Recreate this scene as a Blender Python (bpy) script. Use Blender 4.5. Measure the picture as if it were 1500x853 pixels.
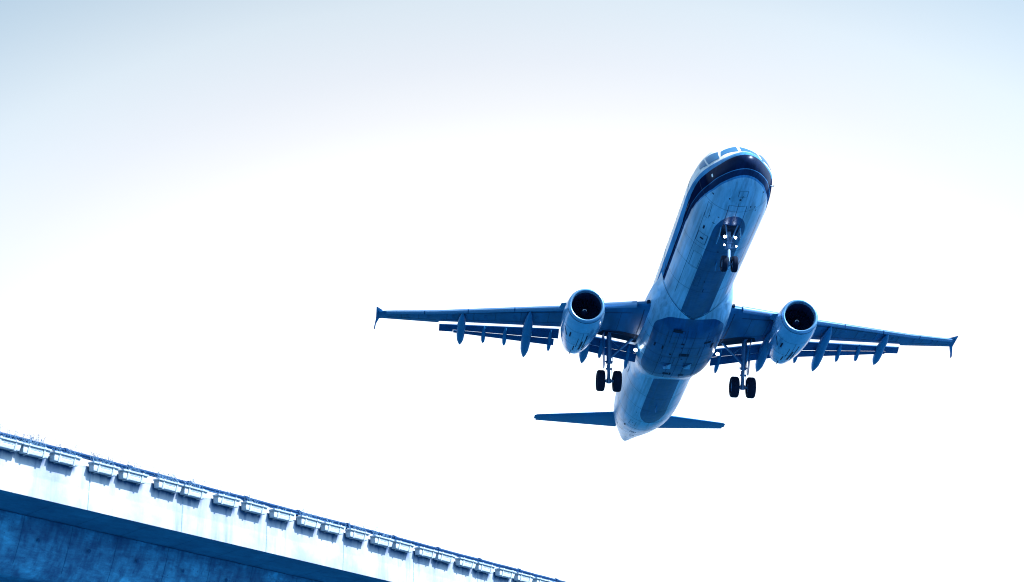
import bpy, bmesh, math, random
from mathutils import Matrix, Vector
random.seed(7)
for o in list(bpy.data.objects): bpy.data.objects.remove(o)
S = bpy.context.scene; COL = S.collection
R_ = math.radians

# ------------------------------------------------------------ camera
PITCH = R_(19.36)
cam = bpy.data.cameras.new("camera"); co = bpy.data.objects.new("camera", cam); COL.objects.link(co)
CAMPOS = Vector((0, 0, 1.7))
co.location = CAMPOS; co.rotation_euler = (math.pi/2 + PITCH, 0, 0)
cam.sensor_width = 36; cam.lens = 36*2750/1500; cam.clip_start = .5; cam.clip_end = 20000
cam.dof.use_dof = True; cam.dof.focus_distance = 92; cam.dof.aperture_fstop = 2.2
S.camera = co
# ------------------------------------------------------------ light
SUN_EL, SUN_AZ = R_(50), R_(108)          # azimuth clockwise from +Y
w = bpy.data.worlds.new("World"); S.world = w; w.use_nodes = True
nt = w.node_tree; bg = nt.nodes["Background"]
sky = nt.nodes.new("ShaderNodeTexSky"); sky.sky_type = 'NISHITA'; sky.sun_disc = False
sky.sun_elevation = SUN_EL; sky.sun_rotation = SUN_AZ
sky.air_density = 1.0; sky.dust_density = 2.0; sky.ozone_density = 1.0; sky.altitude = 0
hs = nt.nodes.new("ShaderNodeHueSaturation"); hs.inputs["Saturation"].default_value = 0
nt.links.new(sky.outputs[0], hs.inputs["Color"])
# bright hazy glow low in front, fading to pale blue higher up and to the sides
geo = nt.nodes.new("ShaderNodeTexCoord"); sx = nt.nodes.new("ShaderNodeSeparateXYZ"); nt.links.new(geo.outputs["Generated"], sx.inputs[0])
def mth(op, a, b=None):
    q = nt.nodes.new("ShaderNodeMath"); q.operation = op
    for k, v in enumerate((a, b)):
        if v is None: continue
        if isinstance(v, (int, float)): q.inputs[k].default_value = v
        else: nt.links.new(v, q.inputs[k])
    return q.outputs[0]
az = mth('MULTIPLY', mth('SUBTRACT', mth('ARCTAN2', sx.outputs[0], sx.outputs[1]), .012), .58)
el = mth('MAXIMUM', mth('SUBTRACT', mth('ARCSINE', sx.outputs[2]), .275), 0)
qd = mth('DIVIDE', mth('SQRT', mth('ADD', mth('MULTIPLY', az, az), mth('MULTIPLY', el, el))), .436)
rp = nt.nodes.new("ShaderNodeValToRGB"); NN = (1.6, 1.6, 1.6)
stops = [(0, (1.15, 1.42, 1.70)), (250, (1.10, 1.22, 1.36)), (370, (.95, .975, 1.0)), (440, (.855, .88, .925)), (506, (.78, .83, .905)), (600, (.70, .80, .89)), (700, (.55, .69, .82)), (790, (.43, .60, .77)), (860, (.38, .58, .79)), (1150, (.46, .71, .96))]
for k, (px_, c_) in enumerate(stops):   # angle from the glow, in 1/2750 rad
    e_ = rp.color_ramp.elements[k] if k < 2 else rp.color_ramp.elements.new(px_/1200)
    e_.position = px_/1200; e_.color = tuple(a/b for a, b in zip(c_, NN))+(1,)
nt.links.new(qd, rp.inputs[0])
vm = nt.nodes.new("ShaderNodeVectorMath"); vm.operation = 'MULTIPLY'; nt.links.new(hs.outputs[0], vm.inputs[0]); nt.links.new(rp.outputs[0], vm.inputs[1])
vs_ = nt.nodes.new('ShaderNodeVectorMath'); vs_.operation = 'SCALE'; vs_.inputs['Scale'].default_value = 1.6; nt.links.new(vm.outputs[0], vs_.inputs[0]); nt.links.new(vs_.outputs[0], bg.inputs[0]); bg.inputs[1].default_value = .15
sl = bpy.data.lights.new("sun", 'SUN'); sl.energy = 5.0; sl.angle = R_(.55); sl.color = (1, .97, .93)
so = bpy.data.objects.new("sun", sl); COL.objects.link(so)
sd = Vector((math.sin(SUN_AZ)*math.cos(SUN_EL), math.cos(SUN_AZ)*math.cos(SUN_EL), math.sin(SUN_EL)))
so.rotation_euler = sd.to_track_quat('Z', 'Y').to_euler(); so.location = (60, -60, 90)
S.view_settings.view_transform = 'Standard'; S.view_settings.look = 'None'
S.view_settings.exposure = 1.12; S.view_settings.gamma = 1
S.render.engine = 'CYCLES'; S.cycles.pixel_filter_type = 'BLACKMAN_HARRIS'; S.cycles.filter_width = 1.1

# ------------------------------------------------------------ helpers
def material(name, base, rough=.5, metal=0, coat=0, emit=None, noise=0, nscale=1.0, stretch=(1, 1, 1), bump=0):
    m = bpy.data.materials.new(name); m.use_nodes = True
    n = m.node_tree.nodes; L = m.node_tree.links; b = n["Principled BSDF"]
    b.inputs["Base Color"].default_value = (*base, 1); b.inputs["Roughness"].default_value = rough
    b.inputs["Metallic"].default_value = metal; b.inputs["Coat Weight"].default_value = coat
    b.inputs["Coat Roughness"].default_value = .08
    b.inputs["Specular Tint"].default_value = (.12, .42, 1, 1)
    if emit:
        b.inputs["Emission Color"].default_value = (*emit[0], 1); b.inputs["Emission Strength"].default_value = emit[1]
    if noise or bump:
        tc = n.new("ShaderNodeTexCoord"); mp = n.new("ShaderNodeMapping"); mp.inputs["Scale"].default_value = stretch
        L.new(tc.outputs["Object"], mp.inputs[0])
        nz = n.new("ShaderNodeTexNoise"); nz.inputs["Scale"].default_value = nscale; nz.inputs["Detail"].default_value = 8
        nz.inputs["Roughness"].default_value = .62; L.new(mp.outputs[0], nz.inputs["Vector"])
        if noise:
            mr = n.new("ShaderNodeMapRange"); mr.inputs[1].default_value = .3; mr.inputs[2].default_value = .7
            mr.inputs[3].default_value = 1-noise; mr.inputs[4].default_value = 1+noise; L.new(nz.outputs[0], mr.inputs[0])
            mx = n.new("ShaderNodeVectorMath"); mx.operation = 'SCALE'; mx.inputs[0].default_value = base
            L.new(mr.outputs[0], mx.inputs["Scale"]); L.new(mx.outputs[0], b.inputs["Base Color"])
        if bump:
            bp = n.new("ShaderNodeBump"); bp.inputs["Strength"].default_value = bump; bp.inputs["Distance"].default_value = .02
            L.new(nz.outputs[0], bp.inputs["Height"]); L.new(bp.outputs[0], b.inputs["Normal"])
    return m

def tag(o, label=None, cat=None, group=None, kind=None):
    if label: o["label"] = label
    if cat: o["category"] = cat
    if group: o["group"] = group
    if kind: o["kind"] = kind
    return o
def empty(name, label, cat, group=None):
    o = bpy.data.objects.new(name, None); COL.objects.link(o); o.empty_display_size = .3
    return tag(o, label, cat, group)

class MB:
    def __init__(s): s.v = []; s.f = []; s.m = []; s.att = []
    def add(s, vs, fs, mi=0):
        k = len(s.v); s.v += [tuple(p) for p in vs]; s.f += [tuple(i+k for i in f) for f in fs]; s.m += [mi]*len(fs); return s
    def loft(s, rings, cap=True, mi=0, closed=True):
        n = len(rings[0]); vs = [p for r in rings for p in r]; fs = []
        for i in range(len(rings)-1):
            for j in range(n if closed else n-1):
                a = i*n+j; b = i*n+(j+1) % n; fs.append((a, b, b+n, a+n))
        if cap and closed: fs.append(tuple(range(n))[::-1]); fs.append(tuple((len(rings)-1)*n+j for j in range(n)))
        return s.add(vs, fs, mi)
    def box(s, c, d, M=None, mi=0):
        vs = [Vector((x*d[0]/2, y*d[1]/2, z*d[2]/2)) for x in (-1, 1) for y in (-1, 1) for z in (-1, 1)]
        vs = [(M @ p if M else p)+Vector(c) for p in vs]
        return s.add(vs, [(0, 1, 3, 2), (4, 6, 7, 5), (0, 4, 5, 1), (2, 3, 7, 6), (0, 2, 6, 4), (1, 5, 7, 3)], mi)
    def tube(s, pts, r, n=12, mi=0, cap=True):
        pts = [Vector(p) for p in pts]; rr = r if isinstance(r, (list, tuple)) else [r]*len(pts); rings = []
        up = Vector((0, 0, 1)) if abs((pts[-1]-pts[0]).normalized().z) < .95 else Vector((1, 0, 0))
        for i, p in enumerate(pts):
            t = (pts[min(i+1, len(pts)-1)]-pts[max(i-1, 0)]).normalized()
            a = t.cross(up).normalized(); b = a.cross(t)
            rings.append([p+(a*math.cos(q)+b*math.sin(q))*rr[i] for q in (2*math.pi*j/n for j in range(n))])
        return s.loft(rings, cap, mi)
    def lathe(s, prof, M, n=48, mi=0, cap=False):   # prof (axial, radius) about +X, then M
        rings = [[M @ Vector((a, r*math.cos(q), r*math.sin(q))) for q in (2*math.pi*j/n for j in range(n))] for a, r in prof]
        return s.loft(rings, cap, mi)
    def build(s, name, mats, parent=None, smooth=40, bevel=0):
        me = bpy.data.meshes.new(name); me.from_pydata(s.v, [], s.f)
        for m in (mats if isinstance(mats, (list, tuple)) else [mats]): me.materials.append(m)
        me.polygons.foreach_set("material_index", s.m); me.update()
        bm = bmesh.new(); bm.from_mesh(me); bmesh.ops.recalc_face_normals(bm, faces=bm.faces); bm.to_mesh(me); bm.free()
        if smooth:
            me.shade_smooth(); me.set_sharp_from_angle(angle=R_(smooth))
        o = bpy.data.objects.new(name, me); COL.objects.link(o)
        if parent: o.parent = parent
        if bevel:
            b = o.modifiers.new("bevel", 'BEVEL'); b.width = bevel; b.segments = 2; b.limit_method = 'ANGLE'
        return o
def lerp(a, b, t): return a+(b-a)*t
def interp(x, xs, ys):
    if x <= xs[0]: return ys[0]
    for i in range(1, len(xs)):
        if x <= xs[i]: return lerp(ys[i-1], ys[i], (x-xs[i-1])/(xs[i]-xs[i-1]))
    return ys[-1]
def smooth_interp(x, xs, ys):     # monotone-ish cubic (Catmull tangents)
    if x <= xs[0]: return ys[0]
    if x >= xs[-1]: return ys[-1]
    i = max(k for k in range(len(xs)-1) if xs[k] <= x)
    def slope(k):
        if k == 0: return (ys[1]-ys[0])/(xs[1]-xs[0])
        if k == len(xs)-1: return (ys[-1]-ys[-2])/(xs[-1]-xs[-2])
        a = (ys[k]-ys[k-1])/(xs[k]-xs[k-1]); b = (ys[k+1]-ys[k])/(xs[k+1]-xs[k])
        return 0 if a*b <= 0 else 2*a*b/(a+b)
    h = xs[i+1]-xs[i]; t = (x-xs[i])/h
    return ((2*t**3-3*t**2+1)*ys[i]+(t**3-2*t**2+t)*h*slope(i)+(-2*t**3+3*t**2)*ys[i+1]+(t**3-t**2)*h*slope(i+1))

# ------------------------------------------------------------ materials
M_dark = material("dark_cavity", (.004, .01, .025), .8)
M_seam = material("panel_seam", (.01, .035, .09), .6)
M_tyre = material("tyre_rubber", (.006, .012, .03), .75)
M_tyre.node_tree.nodes["Principled BSDF"].inputs["Specular IOR Level"].default_value = .1
M_rim = material("wheel_rim", (.05, .13, .24), .35, .5)
M_gear = material("gear_steel", (.10, .20, .36), .35, .3)
M_chrome = material("piston_chrome", (.7, .8, .9), .12, 1)
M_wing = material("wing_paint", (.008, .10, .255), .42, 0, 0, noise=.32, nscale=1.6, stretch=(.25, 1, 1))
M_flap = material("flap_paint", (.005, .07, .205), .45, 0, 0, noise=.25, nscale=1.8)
M_canoe = material("canoe_paint", (.018, .16, .36), .4, 0, 0, noise=.1, nscale=2)
M_slat = material("slat_metal", (.13, .26, .46), .25, .4)
M_nacelle = material("nacelle_paint", (.15, .39, .66), .18, .15, .4, noise=.14, nscale=1.2)
M_lip = material("inlet_lip_metal", (.16, .36, .6), .35, .5)
M_glass = material("cockpit_glass", (.01, .11, .26), .12, 0, .05)
M_frame = material("white_paint", (.72, .80, .88), .25, 0, .6)
M_cabwin = material("cabin_window_glass", (.03, .09, .2), .1, 0, .6)
M_lamp = material("lamp_lit", (1, 1, 1), .3, emit=((.9, .96, 1), 12))
M_fan = material("fan_blade", (.004, .012, .04), .5)
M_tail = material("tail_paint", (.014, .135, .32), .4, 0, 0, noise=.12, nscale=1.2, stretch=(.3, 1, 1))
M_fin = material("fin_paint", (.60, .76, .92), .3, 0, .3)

def livery(name, ramp_v, ramp_b):
    """paint scheme: 'band' runs up the fuselage side (cheat lines), 'belly' marks the grey belly panel"""
    m = bpy.data.materials.new(name); m.use_nodes = True
    n = m.node_tree.nodes; L = m.node_tree.links; b = n["Principled BSDF"]
    a1 = n.new("ShaderNodeAttribute"); a1.attribute_name = "band"
    r = n.new("ShaderNodeValToRGB"); r.color_ramp.interpolation = 'CONSTANT'
    for i, (p, c) in enumerate(ramp_v):
        e = r.color_ramp.elements[i] if i < 2 else r.color_ramp.elements.new(p)
        e.position = p; e.color = (*c, 1)
    L.new(a1.outputs["Fac"], r.inputs[0])
    r2 = n.new("ShaderNodeValToRGB"); r2.color_ramp.interpolation = 'CONSTANT'      # the dark stripes are a matt paint
    for i, (p, c) in enumerate(((0, .5), (.306, 0), (.775, .5))):
        e = r2.color_ramp.elements[i] if i < 2 else r2.color_ramp.elements.new(p)
        e.position = p; e.color = (c, c, c, 1)
    L.new(a1.outputs["Fac"], r2.inputs[0]); tcx = n.new("ShaderNodeTexCoord"); sxx = n.new("ShaderNodeSeparateXYZ"); L.new(tcx.outputs["Object"], sxx.inputs[0])
    nose = n.new("ShaderNodeMapRange"); nose.inputs[1].default_value = .7; nose.inputs[2].default_value = 2.2; nose.inputs[3].default_value = .12; nose.inputs[4].default_value = 0; L.new(sxx.outputs[0], nose.inputs[0])
    mxs = n.new("ShaderNodeMath"); mxs.operation = 'MAXIMUM'; L.new(nose.outputs[0], mxs.inputs[0]); L.new(r2.outputs[0], mxs.inputs[1])
    L.new(mxs.outputs[0], b.inputs["Specular IOR Level"])
    a2 = n.new("ShaderNodeAttribute"); a2.attribute_name = "belly"
    gt = n.new("ShaderNodeMath"); gt.operation = 'GREATER_THAN'; gt.inputs[1].default_value = .5; L.new(a2.outputs["Fac"], gt.inputs[0])
    mx = n.new("ShaderNodeMix"); mx.data_type = 'RGBA'; L.new(gt.outputs[0], mx.inputs[0]); L.new(r.outputs[0], mx.inputs[6])
    mx.inputs[7].default_value = (*ramp_b, 1)
    tc = n.new("ShaderNodeTexCoord")
    mp = n.new("ShaderNodeMapping"); mp.inputs["Scale"].default_value = (.22, 1.6, 1.0); L.new(tc.outputs["Object"], mp.inputs[0])
    nz = n.new("ShaderNodeTexNoise"); nz.inputs["Scale"].default_value = 1.3; nz.inputs["Detail"].default_value = 9; nz.inputs["Roughness"].default_value = .65
    L.new(mp.outputs[0], nz.inputs["Vector"])
    mr = n.new("ShaderNodeMapRange"); mr.inputs[1].default_value = .3; mr.inputs[2].default_value = .72; mr.inputs[3].default_value = .62; mr.inputs[4].default_value = 1.25
    L.new(nz.outputs[0], mr.inputs[0])
    # skin panels: slight tint differences between neighbouring sheets
    br = n.new("ShaderNodeTexVoronoi"); br.inputs["Scale"].default_value = 1; br.inputs["Randomness"].default_value = .25; br.distance = 'CHEBYCHEV'
    mp2 = n.new("ShaderNodeMapping"); mp2.inputs["Scale"].default_value = (.45, .8, .8); L.new(tc.outputs["Object"], mp2.inputs[0]); L.new(mp2.outputs[0], br.inputs["Vector"])
    mr2 = n.new("ShaderNodeMapRange"); mr2.inputs[3].default_value = .93; mr2.inputs[4].default_value = 1.05; L.new(br.outputs["Color"], mr2.inputs[0])
    mp3 = n.new("ShaderNodeMapping"); mp3.inputs["Scale"].default_value = (.10, 4.5, 2.5); L.new(tc.outputs["Object"], mp3.inputs[0])
    n3 = n.new("ShaderNodeTexNoise"); n3.inputs["Scale"].default_value = 1.6; n3.inputs["Detail"].default_value = 6; L.new(mp3.outputs[0], n3.inputs["Vector"])
    mr3 = n.new("ShaderNodeMapRange"); mr3.inputs[1].default_value = .48; mr3.inputs[2].default_value = .68; mr3.inputs[3].default_value = 1; mr3.inputs[4].default_value = .68; L.new(n3.outputs[0], mr3.inputs[0])
    mu0 = n.new("ShaderNodeMath"); mu0.operation = 'MULTIPLY'; L.new(mr.outputs[0], mu0.inputs[0]); L.new(mr3.outputs[0], mu0.inputs[1])
    mu = n.new("ShaderNodeMath"); mu.operation = 'MULTIPLY'; L.new(mu0.outputs[0], mu.inputs[0]); L.new(mr2.outputs[0], mu.inputs[1])
    sc = n.new("ShaderNodeVectorMath"); sc.operation = 'SCALE'; L.new(mx.outputs[2], sc.inputs[0]); L.new(mu.outputs[0], sc.inputs["Scale"])
    L.new(sc.outputs[0], b.inputs["Base Color"])
    b.inputs["Roughness"].default_value = .3; b.inputs["Specular Tint"].default_value = (.12, .42, 1, 1); b.inputs["Specular IOR Level"].default_value = .5; b.inputs["Coat Weight"].default_value = 0; b.inputs["Coat Roughness"].default_value = .1
    nb = n.new("ShaderNodeTexNoise"); nb.inputs["Scale"].default_value = 1.4; nb.inputs["Detail"].default_value = 2; L.new(tc.outputs["Object"], nb.inputs["Vector"])
    bp = n.new("ShaderNodeBump"); bp.inputs["Strength"].default_value = .5; bp.inputs["Distance"].default_value = .05
    L.new(nb.outputs[0], bp.inputs["Height"]); L.new(bp.outputs[0], b.inputs["Normal"])
    return m
C_belly = (.25, .50, .76); C_dark = (.002, .06, .20); C_navy = (.004, .012, .05); C_navy2 = (.008, .03, .10)
C_line = (.06, .25, .55); C_mid = (.05, .24, .52); C_white = (.80, .84, .90)
# band value = 0..1 (see band_value)
M_fus = livery("fuselage_livery", [(0, C_belly), (.30, C_line), (.312, C_navy2), (.395, C_line), (.41, C_navy), (.69, C_line), (.705, C_mid), (.76, C_line), (.775, C_white)], C_dark)
M_fair = livery("belly_fairing_paint", [(0, C_belly), (.999, C_belly)], (.004, .08, .25))

# ------------------------------------------------------------ ground
g = MB(); Rg = 9000; N = 48
g.add([(0, 0, 0)]+[(Rg*math.cos(2*math.pi*i/N), Rg*math.sin(2*math.pi*i/N), 0) for i in range(N)], [(0, i+1, (i+1) % N+1) for i in range(N)])
M_ground = material("ground_soil", (.005, .064, .112), .9, noise=.35, nscale=.05)
tag(g.build("ground", M_ground, smooth=0), kind="structure")

# ============================================================ PASSENGER JET
# local frame: x aft from the nose tip, y starboard, z up
Rc = ((-0.07157245061426397, -0.9971403263004148, 0.024260131462379653), (0.3957639416288165, -0.05071617386252973, -0.9169508014147589), (0.9155590023693132, -0.05602713069798351, 0.3982620667428165))
tc_ = (10.869445561877, -6.660434796710378, 86.8771310876572)
cp, sp = math.cos(PITCH), math.sin(PITCH)
Mcw = Matrix(((1, 0, 0), (0, sp, cp), (0, -cp, sp)))
rot = Mcw @ Matrix(Rc); loc = CAMPOS + Mcw @ Vector(tc_)
JET = empty("passenger_jet", "twin engine passenger jet with its wheels down, flying low overhead towards the viewer", "airplane")
JET.matrix_world = Matrix.Translation(loc) @ rot.to_4x4()

TAB = [(0,0,-.62,-.62),(.04,.2,-.43,-.82),(.1,.33,-.31,-.93),(.3,.58,-.09,-1.15),(.6,.84,.08,-1.34),(1.0,1.09,.27,-1.51),(1.4,1.29,.45,-1.64),(1.7,1.41,.70,-1.71),(2.1,1.55,1.06,-1.80),(2.5,1.67,1.38,-1.87),(3,1.77,1.66,-1.95),(4,1.90,1.93,-2.03),(5,1.96,2.04,-2.06),(6,1.975,2.07,-2.07),(31,1.975,2.07,-2.07),(33,1.95,2.07,-1.97),(35,1.86,2.06,-1.68),(37,1.68,2.02,-1.22),(39,1.42,1.94,-.68),(41,1.05,1.80,-.12),(43,.62,1.55,.42),(44.2,.33,1.32,.72),(44.5,.22,1.22,.8)]
SX = [math.sqrt(t[0]) for t in TAB]
def prof(x):
    q = math.sqrt(max(x, 0)); return [smooth_interp(q, SX, [t[i] for t in TAB]) for i in (1, 2, 3)]
def surf(x, th, off=0):            # th: 0 = keel, +90 = starboard side
    wv, t, b = prof(x); zc = (t+b)/2; h = (t-b)/2
    return Vector((x, (wv+off)*math.sin(th), zc-(h+off)*math.cos(th)))
def by_y(x, y, off=.006):          # lower surface point with given y
    wv = prof(x)[0]; return surf(x, math.asin(max(-1, min(1, y/wv))), off)
def by_z(x, z, side, off=.006):
    wv, t, b = prof(x); zc = (t+b)/2; h = (t-b)/2
    return surf(x, side*math.acos(max(-1, min(1, (zc-z)/h))), off)
def seam(mb, pts, wd=.03, mi=1, closed=False):
    """thin ribbon lying on the skin along pts; width laid tangentially"""
    pts = [Vector(p) for p in pts]; q = []
    n = len(pts)
    for i, p in enumerate(pts):
        a = pts[(i-1) % n] if closed else pts[max(i-1, 0)]; b = pts[(i+1) % n] if closed else pts[min(i+1, n-1)]
        t = (b-a).normalized(); nn = Vector((0, p.y, p.z+.0)).normalized() if p.length else Vector((0, 0, -1))
        sd_ = t.cross(nn).normalized()*wd/2; q += [p-sd_, p+sd_]
    fs = [(2*i, 2*i+1, (2*i+3) % (2*n), (2*i+2) % (2*n)) for i in range(n if closed else n-1)]
    mb.add(q, fs, mi)
def hatch(mb, x0, x1, y0, y1, wd=.025, k=5):
    e = []
    for a, b, c, d in ((x0, y0, x1, y0), (x1, y0, x1, y1), (x1, y1, x0, y1), (x0, y1, x0, y0)):
        for i in range(k): e.append(by_y(lerp(a, c, i/k), lerp(b, d, i/k)))
    seam(mb, e, wd, 1, True)

def capsule(x, y, x0, x1, hw, r):
    """rounded-rectangle mask value: > .5 inside"""
    cx = (x0+x1)/2; hx = (x1-x0)/2
    qx = abs(x-cx)-(hx-r); qy = abs(y)-(hw-r)
    d = math.hypot(max(qx, 0), max(qy, 0))+min(max(qx, qy), 0)-r
    return max(0, min(1, .5-d))
LX = [0, 1, 2, 3, 4, 5, 7, 10, 30, 36, 44.5]
L0 = [-1.25, -1.26, -1.22, -1.08, -.97, -.87, -.77, -.76, -.74, -.3, .6]
L1 = [-1.05, -1.02, -.97, -.86, -.77, -.70, -.66, -.66, -.64, -.20, .68]
L2 = [-.33, -.42, -.40, -.32, -.36, -.44, -.56, -.60, -.58, -.12, .75]  # navy band narrowed aft; the mid blue there paints its reflection
L3 = [-.2, -.25, -.25, -.18, -.12, -.12, -.15, -.2, -.2, .15, .95]
def band_value(x, z):
    a, b, c, d = [interp(min(x, 29), LX, q)+.07*max(0, x-22)**1.4 for q in (L0, L1, L2, L3)]     # the stripes sweep up towards the fin
    return max(0, min(1, interp(z, [a-3, a, b, c, d, d+3], [.0, .306, .40, .698, .768, 1])))

fb = MB(); NX, NT = 0, 160
xs = [(i/40)**2*2.5 for i in range(41)]+[2.5+.14*i for i in range(1, 300)]
xs = [x for x in xs if x < 44.45]+[44.5]
rings = []
for x in xs: rings.append([surf(max(x, .0005), 2*math.pi*j/NT) for j in range(NT)])
fb.loft(rings); NSKIN = len(fb.v)
# seams, hatches and drain marks drawn on the skin
for x in (2.9, 7.3, 9.6, 12.2, 28.4, 30.6, 32.8, 35.2, 38.2):
    seam(fb, [surf(x, R_(a), .005) for a in range(-84, 85, 4)], .024)
for yy in (-1.35, 1.32): seam(fb, [by_y(x/2, yy) for x in range(8, 28)], .02)
hatch(fb, 2.45, 4.55, -.42, .42, .03); seam(fb, [by_y(x/10, 0) for x in range(22, 43, 2)], .022)
hatch(fb, 1.35, 1.75, -.30, .12, .02); hatch(fb, 5.9, 6.9, .86, 1.30, .03); hatch(fb, 8.0, 9.7, .8, 1.2, .02)
hatch(fb, 3.05, 4.3, 1.12, 1.3, .02); hatch(fb, 7.9, 9.0, -.5, -.25, .02); hatch(fb, 10.4, 11.6, .45, .68, .02)
hatch(fb, 33.4, 34.6, .7, 1.05, .022); hatch(fb, 36.8, 37.5, .28, .62, .03); hatch(fb, 39.2, 39.8, .1, .35, .035)
for x, y, a, b_ in ((2.0, .48, .09, .06), (1.95, -.02, .1, .09), (2.6, -.62, .12, .06), (2.75, -.85, .08, .06), (2.3, 1.2, .08, .07), (4.0, 1.1, .08, .05), (5.25, 1.16, .34, .07),
                    (1.75, -.1, .16, .03), (1.9, -1.1, .1, .05), (3.7, .72, .07, .07), (4.4, .84, .06, .1), (3.1, -.95, .08, .06), (6.4, 1.08, .16, .16), (7.2, .15, .08, .08), (7.9, -.45, .12, .03),
                    (9.3, -.38, .15, .06), (10.9, .2, .12, .05), (12.0, .1, .4, .03), (31.5, .95, .08, .06), (33.8, .88, .14, .05), (35.6, 1.15, .5, .08), (37.1, .45, .2, .2), (39.5, -.3, .1, .08), (40.5, -.5, .1, .06), (40.9, .0, .12, .3), (41.6, .28, .1, .2)):
    fb.add([by_y(x-a/2, y-b_/2, .009), by_y(x+a/2, y-b_/2, .009), by_y(x+a/2, y+b_/2, .009), by_y(x-a/2, y+b_/2, .009)], [(0, 1, 2, 3)], 2)
FUS = fb.build("fuselage", [M_fus, M_seam, M_dark], JET, 50)
me = FUS.data; att = me.attributes.new("band", 'FLOAT', 'POINT'); att2 = me.attributes.new("belly", 'FLOAT', 'POINT')
for i, v in enumerate(me.vertices):
    p = v.co; att.data[i].value = band_value(p.x, p.z)
    att2.data[i].value = capsule(p.x*.38, p.y, 3.3*.38, 32.9*.38, .76, .75) if p.z < .3 else 0

# cockpit windows: curved panes following the nose skin
def pane(cs, off=.02, k=8):
    mb = MB(); vs = []
    for i in range(k+1):
        for j in range(k+1):
            u, v = i/k, j/k
            x = lerp(lerp(cs[0][0], cs[1][0], u), lerp(cs[3][0], cs[2][0], u), v); th = lerp(lerp(cs[0][1], cs[1][1], u), lerp(cs[3][1], cs[2][1], u), v)
            vs.append(surf(x, th, off))
    fs = [(i*(k+1)+j, i*(k+1)+j+1, (i+1)*(k+1)+j+1, (i+1)*(k+1)+j) for i in range(k) for j in range(k)]
    return mb.add(vs, fs)
for s in (1, -1):
    D = R_
    for cs in ([(1.56, s*D(177)), (1.52, s*D(137)), (2.02, s*D(147)), (2.22, s*D(177))],
               [(1.42, s*D(130)), (1.95, s*D(108)), (2.75, s*D(122)), (2.13, s*D(142))],
               [(2.05, s*D(106)), (2.85, s*D(101)), (3.25, s*D(114)), (2.85, s*D(120))]):
        q = pane(cs).build("cockpit_window", M_glass, FUS, 0)
# doors outlined on the starboard side, with cabin windows between
def side_patch(x0, x1, z0, z1, side, off, k=4):
    mb = MB(); vs = []
    for i in range(k+1):
        for j in range(k+1): vs.append(by_z(lerp(x0, x1, i/k), lerp(z0, z1, j/k), side, off))
    return mb.add(vs, [(i*(k+1)+j, i*(k+1)+j+1, (i+1)*(k+1)+j+1, (i+1)*(k+1)+j) for i in range(k) for j in range(k)])
for side in (1, -1):
    for x0, x1, z0, z1 in ((5.0, 5.9, -.55, 1.3), (12.6, 13.35, -.5, 1.25), (27.4, 28.15, -.5, 1.25), (37.2, 37.95, -.3, 1.45)):
        d = side_patch(x0, x1, z0, z1, side, .012, 24)
        e = [by_z(lerp(a, c, i/5), lerp(b, dd, i/5), side, .018) for a, b, c, dd in ((x0, z0, x1, z0), (x1, z0, x1, z1), (x1, z1, x0, z1), (x0, z1, x0, z0)) for i in range(5)]
        seam(d, e, .035, 1, True); d = d.build("cabin_door", [M_fus, M_seam], FUS, 0)
        ab = d.data.attributes.new("band", 'FLOAT', 'POINT'); d.data.attributes.new("belly", 'FLOAT', 'POINT')
        for i, v in enumerate(d.data.vertices): ab.data[i].value = band_value(v.co.x, v.co.z)
    x = 6.5
    while x < 36.6:
        if not any(a-.3 < x < b+.3 for a, b in ((12.6, 13.35), (27.4, 28.15))):
            side_patch(x-.12, x+.12, .42, .76, side, .012, 2).build("cabin_window", M_cabwin, FUS, 0)
        x += .80
# antennas / probes and static port plate
for x, zz in ((8.4, 0), (29.5, 0)):
    a = MB(); a.add([(x, -.015, prof(x)[2]+.02), (x+.45, -.015, prof(x)[2]+.02), (x+.5, -.015, prof(x)[2]-.28), (x+.28, -.015, prof(x)[2]-.28),
           (x, .015, prof(x)[2]+.02), (x+.45, .015, prof(x)[2]+.02), (x+.5, .015, prof(x)[2]-.28), (x+.28, .015, prof(x)[2]-.28)],
          [(0, 1, 2, 3), (7, 6, 5, 4), (0, 3, 7, 4), (1, 5, 6, 2), (3, 2, 6, 7)])
    a.build("antenna", M_canoe, FUS, 0)
for x, z, s in ((2.3, -.75, -1),):
    p = by_z(x, z, s, 0); q = MB(); q.tube([p, p+Vector((-.02, s*.12, -.05)), p+Vector((-.18, s*.14, -.06))], [.03, .022, .012], 8)
    q.build("probe", M_chrome, FUS)
q = side_patch(1.52, 1.64, -.82, -.68, 1, .02, 2); q.build("static_port_plate", M_frame, FUS, 0)
q = MB(); e0 = Vector((44.45, 0, 1.02)); q.tube([e0, e0+Vector((.25, 0, .02))], [.2, .15], 20); q.build("exhaust_cone", M_dark, FUS)

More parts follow.
